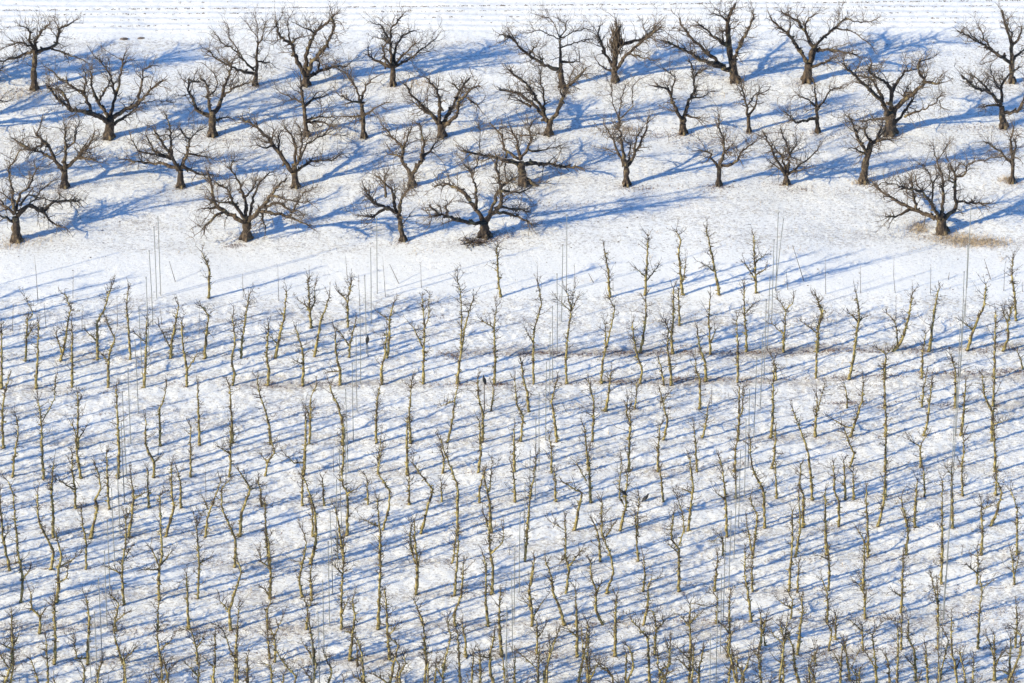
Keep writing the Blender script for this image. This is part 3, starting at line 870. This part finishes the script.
wl = []
for tile, txt in WHIPS.items():
    for g in txt.split('|'): wl.append(parse_pts(g, tile))
wl.sort(key=lambda q: q[0][0])
for i, pl in enumerate(wl):
    rng = random.Random(7000 + i); b, parts = grow_young([pl], rng, True)
    root = empty('sapling', b); x, y = pl[0]
    if y < 150: where = 'between the old trees'
    else: where = f'near the {ORD[present.index(row_of(x, y)) + 1]} young row'
    if y < 150: key = 'old'; n_ = 1 + sum(1 for q in wl[:i] if q[0][1] < 150); where = 'between the old trees'
    else: key = row_of(x, y); n_ = 1 + sum(1 for q in wl[:i] if q[0][1] >= 150 and row_of(*q[0]) == key); where = f'along the {ORD[present.index(key) + 1]} young row'
    tag(root, f"thread-thin leafless sapling, {ORD[n_]} such from left {where}", 'sapling', 'thin saplings in the snow')
    for nm, mb in parts: mb.build('stem' if nm == 'trunk' else 'crown', M_whip, root, b)

# ---------------------------------------------------------------- trellis poles: one in each row for each of the five lines seen, and one line beyond the left edge
def pole(px, py, rng, label, group, tall=4.55, lean=None, r=0.021, arm=False):
    b = on_ground(px, py); top = Vector((rng.uniform(-0.05, 0.05), rng.uniform(-0.05, 0.05), tall)) if lean is None else lean
    root = empty('trellis_pole', b); tag(root, label, 'pole', group)
    m = MB(); m.tube([Vector((0, 0, -0.2)), top * 0.5 + Vector((rng.uniform(-.02, .02), 0, 0)), top], [r, r * 0.95, r * 0.85], 7); m.build('shaft', M_pole, root, None, False)
    c = MB(); d = top.normalized(); c.tube([top - d * 0.09, top + d * 0.012], r * 1.3, 7)
    c.build('cap', M_pole, root, None, False)
    if arm:
        a = MB(); z = top.z - 0.75; a.tube([Vector((-0.28, 0, z)), Vector((0.28, 0, z))], 0.022, 6); a.build('crossbar', M_pole, root, None, False)
    return root
prng = random.Random(77)
for c in range(-1, 5):
    for i, yl in enumerate(ROWS):
        if c == -1 and i > 12: continue
        if c >= 0 and i > 14: continue
        if c >= 0: x = col_x(c, yl); y = yl - 7.5 * x / 780
        else: x = col_x(0, yl) - 207; y = yl - 7.5 * x / 780
        x += prng.uniform(-1.2, 1.2)
        tall = 4.55 + prng.uniform(-0.25, 0.25)
        if c < 0: lab, grp = 'thin grey pole beyond the left edge, only its long shadow is in view', 'trellis poles beyond the left edge'
        else: lab, grp = f'thin grey trellis pole of the {ORD[c + 1]} pole line from left, {ORD[i + 1]} young row', 'thin grey trellis poles'
        pole(x, y, prng, lab, grp, tall, arm=(c == 1 and i == 0))
        if c in (0, 3) and i == 0:
            pole(x - 4 if c == 0 else x - 1, y + (3 if c == 0 else 1), prng, f'second thin grey pole leaning beside the hindmost of the {ORD[c + 1]} pole line', 'thin grey trellis poles', 4.4, Vector((0.0 if c == 0 else 0.32, 0, 4.3)))
bl = []
for tile, txt in BRACES.items():
    for g in txt.split('|'): bl.append(parse_pts(g, tile))
bl.sort(key=lambda q: q[0][0])
for k, q in enumerate(bl):
    b = on_ground(*q[0]); t = at_depth(q[1][0], q[1][1], b.y + 0.3)
    m = MB(); v = t - b; m.tube([-v.normalized() * 0.15, v * 0.5, v], [0.02, 0.016, 0.011], 5); o = m.build('leaning_stake', M_whip, None, None, False); o.location = b
    tag(o, f'thin stake leaning left behind the young rows, {ORD[k + 1]} of such stakes from left', 'stake', 'leaning stakes behind the young rows')

# ---------------------------------------------------------------- birds
def crow(px, py, face, label, perch=None, tilt=0.15, s=1.0):
    b = on_ground(px, py) if perch is None else perch
    root = empty('crow', b); root.rotation_euler = (0, 0, face); root.scale = (s, s, s); tag(root, label, 'bird', 'black birds in the orchard')
    V = Vector; body = MB()
    ct, stt = math.cos(tilt), math.sin(tilt)
    def P(x, z): return V((x * ct - z * stt, 0, 0.14 + x * stt + z * ct))
    prof = [(-0.27, 0.0, .018), (-0.2, .0, .028), (-0.12, .0, .045), (-0.04, .0, .07), (0.05, .005, .078), (0.12, .025, .06), (0.165, .055, .042), (0.2, .075, .044), (0.235, .075, .034), (0.255, .07, .014)]
    body.tube([P(x, z) for x, z, r in prof], [r for x, z, r in prof], 10); body.build('body', M_feather, root)
    for sgn in (-1, 1):
        w = MB(); w.tube([P(0.09, .02) + V((0, sgn * .05, 0)), P(0.0, .02) + V((0, sgn * .075, 0)), P(-0.12, .01) + V((0, sgn * .055, 0)), P(-0.24, .0) + V((0, sgn * .02, 0))], [.03, .04, .028, .008], 6); w.build('wing', M_feather, root)
        l = MB(); l.tube([V((0.0, sgn * .03, .09)), V((0.01, sgn * .03, 0.0)), V((0.05, sgn * .03, -0.005))], [.012, .008, .006], 5); l.build('leg', M_beak, root)
    k = MB(); k.tube([P(.245, .072), P(.285, .068), P(.315, .06)], [.016, .011, .002], 6); k.build('beak', M_beak, root)
for a in [((645.5, 500.5), 0.6, 'black crow standing on the snow beside a young tree', None, 0.5, 1.0)]:
    crow(*a[0], *a[1:])
def perch_at(px, py, ybase_px):
    y = on_ground(*ybase_px).y; return at_depth(px, py, y + 0.02)
pb = (408 + 372 / K, 330 + 395 / K)
q = perch_at(484.2, 382.5, pb); g = on_ground(*pb)
m = MB(); m.tube([Vector((0, 0, -0.1)), Vector((q.x - g.x, 0, q.z - g.z))], [0.03, 0.022], 6); o = m.build('perch_stake', M_whip, None, None, False); o.location = g
tag(o, 'short dark stake standing beside a young tree with a crow on top', 'stake')
crow(0, 0, 2.2, 'black crow perched upright on a short stake', q + Vector((0, 0, 0.01)), 0.95, 0.95)
pb = (204 + 800 / K, 330 + 130 / K); q = perch_at(367.6, 342, pb); g = on_ground(*pb)
m = MB(); m.tube([Vector((0, 0, -0.1)), Vector((q.x - g.x, 0, q.z - g.z))], [0.02, 0.015], 6); o = m.build('perch_stake', M_whip, None, None, False); o.location = g
tag(o, 'thin pale stake at the second pole line with a crow on top', 'stake')
crow(0, 0, 1.2, 'black crow perched on a thin stake by the second pole line', q + Vector((0, 0, 0.01)), 1.1, 0.95)
pb = (612 + 38 / K, 440 + 440 / K); q = perch_at(623.3, 495, pb)
crow(0, 0, 2.6, 'black crow sitting in the fork of a leaning young tree', q, 0.35, 0.95)

# ---------------------------------------------------------------- ground litter, straw and clods
def scatter(name, label, spots, mat, hgt, wid, lie, seed, kind='stuff', cat='grass'):
    """spots: (px, py, rx, ry, n) in picture measure; little blades and crumbs lying on or poking through the snow"""
    g = np.random.RandomState(seed); P = []
    for (px, py, rx, ry, n) in spots:
        c = on_ground(px, py); s = px_scale(c.y); a = g.randn(n, 2) * 0.55
        P.append(np.stack([c.x + a[:, 0] * rx / s, c.y + a[:, 1] * ry / s / math.sin(PITCH)], 1))
    P = np.concatenate(P); z = ground_h(P[:, 0], P[:, 1]); N = len(P)
    az = g.uniform(0, 2 * math.pi, N); el = g.uniform(*lie, N); h = g.uniform(*hgt, N); w = g.uniform(*wid, N)
    base = np.stack([P[:, 0], P[:, 1], z - 0.01], 1); d = np.stack([np.cos(az) * np.cos(el), np.sin(az) * np.cos(el), np.sin(el)], 1)
    sd_ = np.stack([-np.sin(az), np.cos(az), np.zeros(N)], 1)
    A = base - sd_ * w[:, None] / 2; B = base + sd_ * w[:, None] / 2; C = base + d * h[:, None] + sd_ * w[:, None] * 0.2
    D = base + np.array([0, 0, 1.0]) * w[:, None] * 0.6 + d * h[:, None] * 0.3
    V = np.stack([A, B, C, D], 1).reshape(-1, 3); F = []
    for i in range(N): o = 4 * i; F += [(o, o + 1, o + 2), (o, o + 3, o + 2), (o + 1, o + 2, o + 3)]
    o = new_mesh(name, V, F, mat, smooth=False); tag(o, label, cat, None, kind); return o
lr = random.Random(12); lit = []
def strip(px0, px1, py0, py1, n, ry=2.2, dens=30):
    for k in range(n):
        t = lr.random(); lit.append((px0 + (px1 - px0) * t, py0 + (py1 - py0) * t + lr.gauss(0, 1.5), lr.uniform(6, 20), ry * lr.uniform(0.5, 1.3), dens))
strip(440, 700, 356, 352, 40); strip(700, 1024, 353, 349, 45); strip(600, 790, 383, 379, 26); strip(800, 1024, 378, 371, 30)
strip(480, 620, 385, 384, 10); strip(830, 960, 402, 404, 12); strip(240, 480, 386, 385, 20, 2, 20)
strip(0, 300, 628, 634, 30, 5, 22); strip(560, 800, 626, 620, 14, 4, 18); strip(840, 1020, 615, 612, 16, 6, 22); strip(840, 960, 648, 650, 12, 5, 20)
for i, yl in enumerate(ROWS[1:-2]):
    for k in range(26):
        x = lr.uniform(0, 1024); lit.append((x, yl - 7.5 * x / 780 + lr.gauss(0, 3), lr.uniform(4, 22), 2.6, 14 if yl < 600 else 24))
for p in young[:]:
    if p[0][0][1] < 690: lit.append((p[0][0][0] + lr.gauss(0, 3), p[0][0][1], 4, 1.2, 12))
for row, bx, by, tw, look, polys in old_list:      # twigs and leaves shed round every old trunk
    lit.append((bx, by + 1, 9, 3.0, 60)); lit.append((bx + lr.uniform(-30, 30), by + lr.uniform(-6, 8), 22, 5, 50))
for px, py, rx, ry, n in ((672, 135, 40, 5, 260), (700, 142, 30, 4, 120), (975, 128, 26, 5, 160), (560, 128, 30, 4, 120), (870, 126, 40, 6, 220), (800, 135, 40, 5, 160), (430, 150, 60, 6, 160), (300, 150, 60, 6, 160), (160, 150, 30, 6, 90), (560, 205, 50, 6, 120), (230, 140, 30, 4, 130), (20, 92, 30, 5, 120), (480, 241, 20, 3.5, 420), (505, 236, 18, 4, 160), (640, 188, 30, 3, 130), (235, 246, 12, 3, 110), (725, 187, 24, 2.5, 120), (800, 190, 16, 3, 60)): lit.append((px, py, rx, ry, n))
scatter('leaf_litter', 'brown leaf litter and dead stalks along the tree rows', lit, M_litter, (0.04, 0.15), (0.02, 0.05), (0.0, 0.9), 4)
straw = [(918, 228, 10, 6, 420), (958, 240, 22, 7, 800), (985, 243, 26, 5, 700), (940, 237, 30, 6, 160), (862, 183, 10, 3, 120), (1008, 180, 8, 3, 200), (20, 96, 26, 7, 220), (30, 240, 30, 5, 150), (10, 246, 20, 4, 120), (500, 100, 20, 4, 30), (785, 250, 30, 6, 20), (1005, 82, 12, 3, 60), (627, 130, 12, 4, 160), (420, 84, 14, 4, 120)]
for k in range(160): straw.append((lr.uniform(0, 1024), lr.uniform(40, 683), lr.uniform(4, 18), 3, 10))
scatter('dry_grass', 'straw-coloured dry grass tufts poking through the snow', straw, M_straw, (0.10, 0.28), (0.015, 0.035), (0.3, 1.4), 8)
cl = MB(); cr_ = random.Random(31)
def clod(x, y, r):
    z = float(ground_h(x, y)); n = 6; b = len(cl.V)
    for lv, (hh, rr_) in enumerate(((-0.02, 1.0), (0.5, 0.85), (0.85, 0.4))):
        for k in range(n):
            A = 2 * math.pi * k / n + lv * .4; q = r * rr_ * cr_.uniform(0.7, 1.2); cl.V.append((x + math.cos(A) * q * 1.5, y + math.sin(A) * q, z + hh * r * cr_.uniform(.8, 1.1)))
    for lv in range(2):
        for k in range(n): k2 = (k + 1) % n; o = b + lv * n; cl.F.append((o + k, o + k2, o + n + k2, o + n + k))
    cl.F.append(tuple(b + 2 * n + k for k in range(n)))
for py0, dens in ((10.5, 190), (15.5, 110), (21.5, 40), (27.5, 36), (32, 20), (4.0, 12)):
    x = -10
    while x < 1034:
        x += cr_.expovariate(dens / 1024 * 2.2)
        slope = -0.0098 * x
        if py0 + slope < 0.5: continue
        for k in range(cr_.randrange(1, 3)):
            p = on_ground(x + k * 1.6, py0 + slope + cr_.gauss(0, 0.25)); clod(p.x, p.y, cr_.uniform(0.014, 0.036))
for k in range(260):
    p = on_ground(cr_.uniform(0, 1024), cr_.uniform(36, 290)); clod(p.x, p.y, cr_.uniform(0.015, 0.04))
o = cl.build('soil_clods', M_clod, None, None, False); tag(o, 'dark frozen soil clods and stubble in lines across the back field', 'soil', None, 'stuff')
for (px, py, r) in ((123.5, 39.3, 0.12), (141, 38.5, 0.10)):
    cl = MB(); p = on_ground(px, py); clod(p.x, p.y, r); clod(p.x + r, p.y + .03, r * .8); clod(p.x - r * 0.9, p.y, r * .7)
    o = cl.build('earth_heap', M_clod, None, None, False); tag(o, ('larger left' if px < 130 else 'smaller right') + ' dark earth heap of the pair behind the back old-tree row', 'earth heap', 'dark earth heaps on the snow')
# brushwood heap below the hollow old tree
bm_ = MB(); g = on_ground(474, 243); hr = random.Random(9)
for k in range(80):
    p = g + Vector((hr.gauss(0, 0.36), hr.gauss(0, 0.26), hr.uniform(0.0, 0.07))); d = Vector((hr.uniform(-1, 1), hr.uniform(-.6, .6), hr.uniform(-.1, .2)))
    bm_.tube(wander(p, d, hr.uniform(0.2, 0.6), 3, hr, 0, 0.3), [0.018, 0.015, 0.011, 0.006], 4)
o = bm_.build('brushwood', M_old); tag(o, 'low brown heap of cut brushwood below the hollow old tree', 'brushwood')
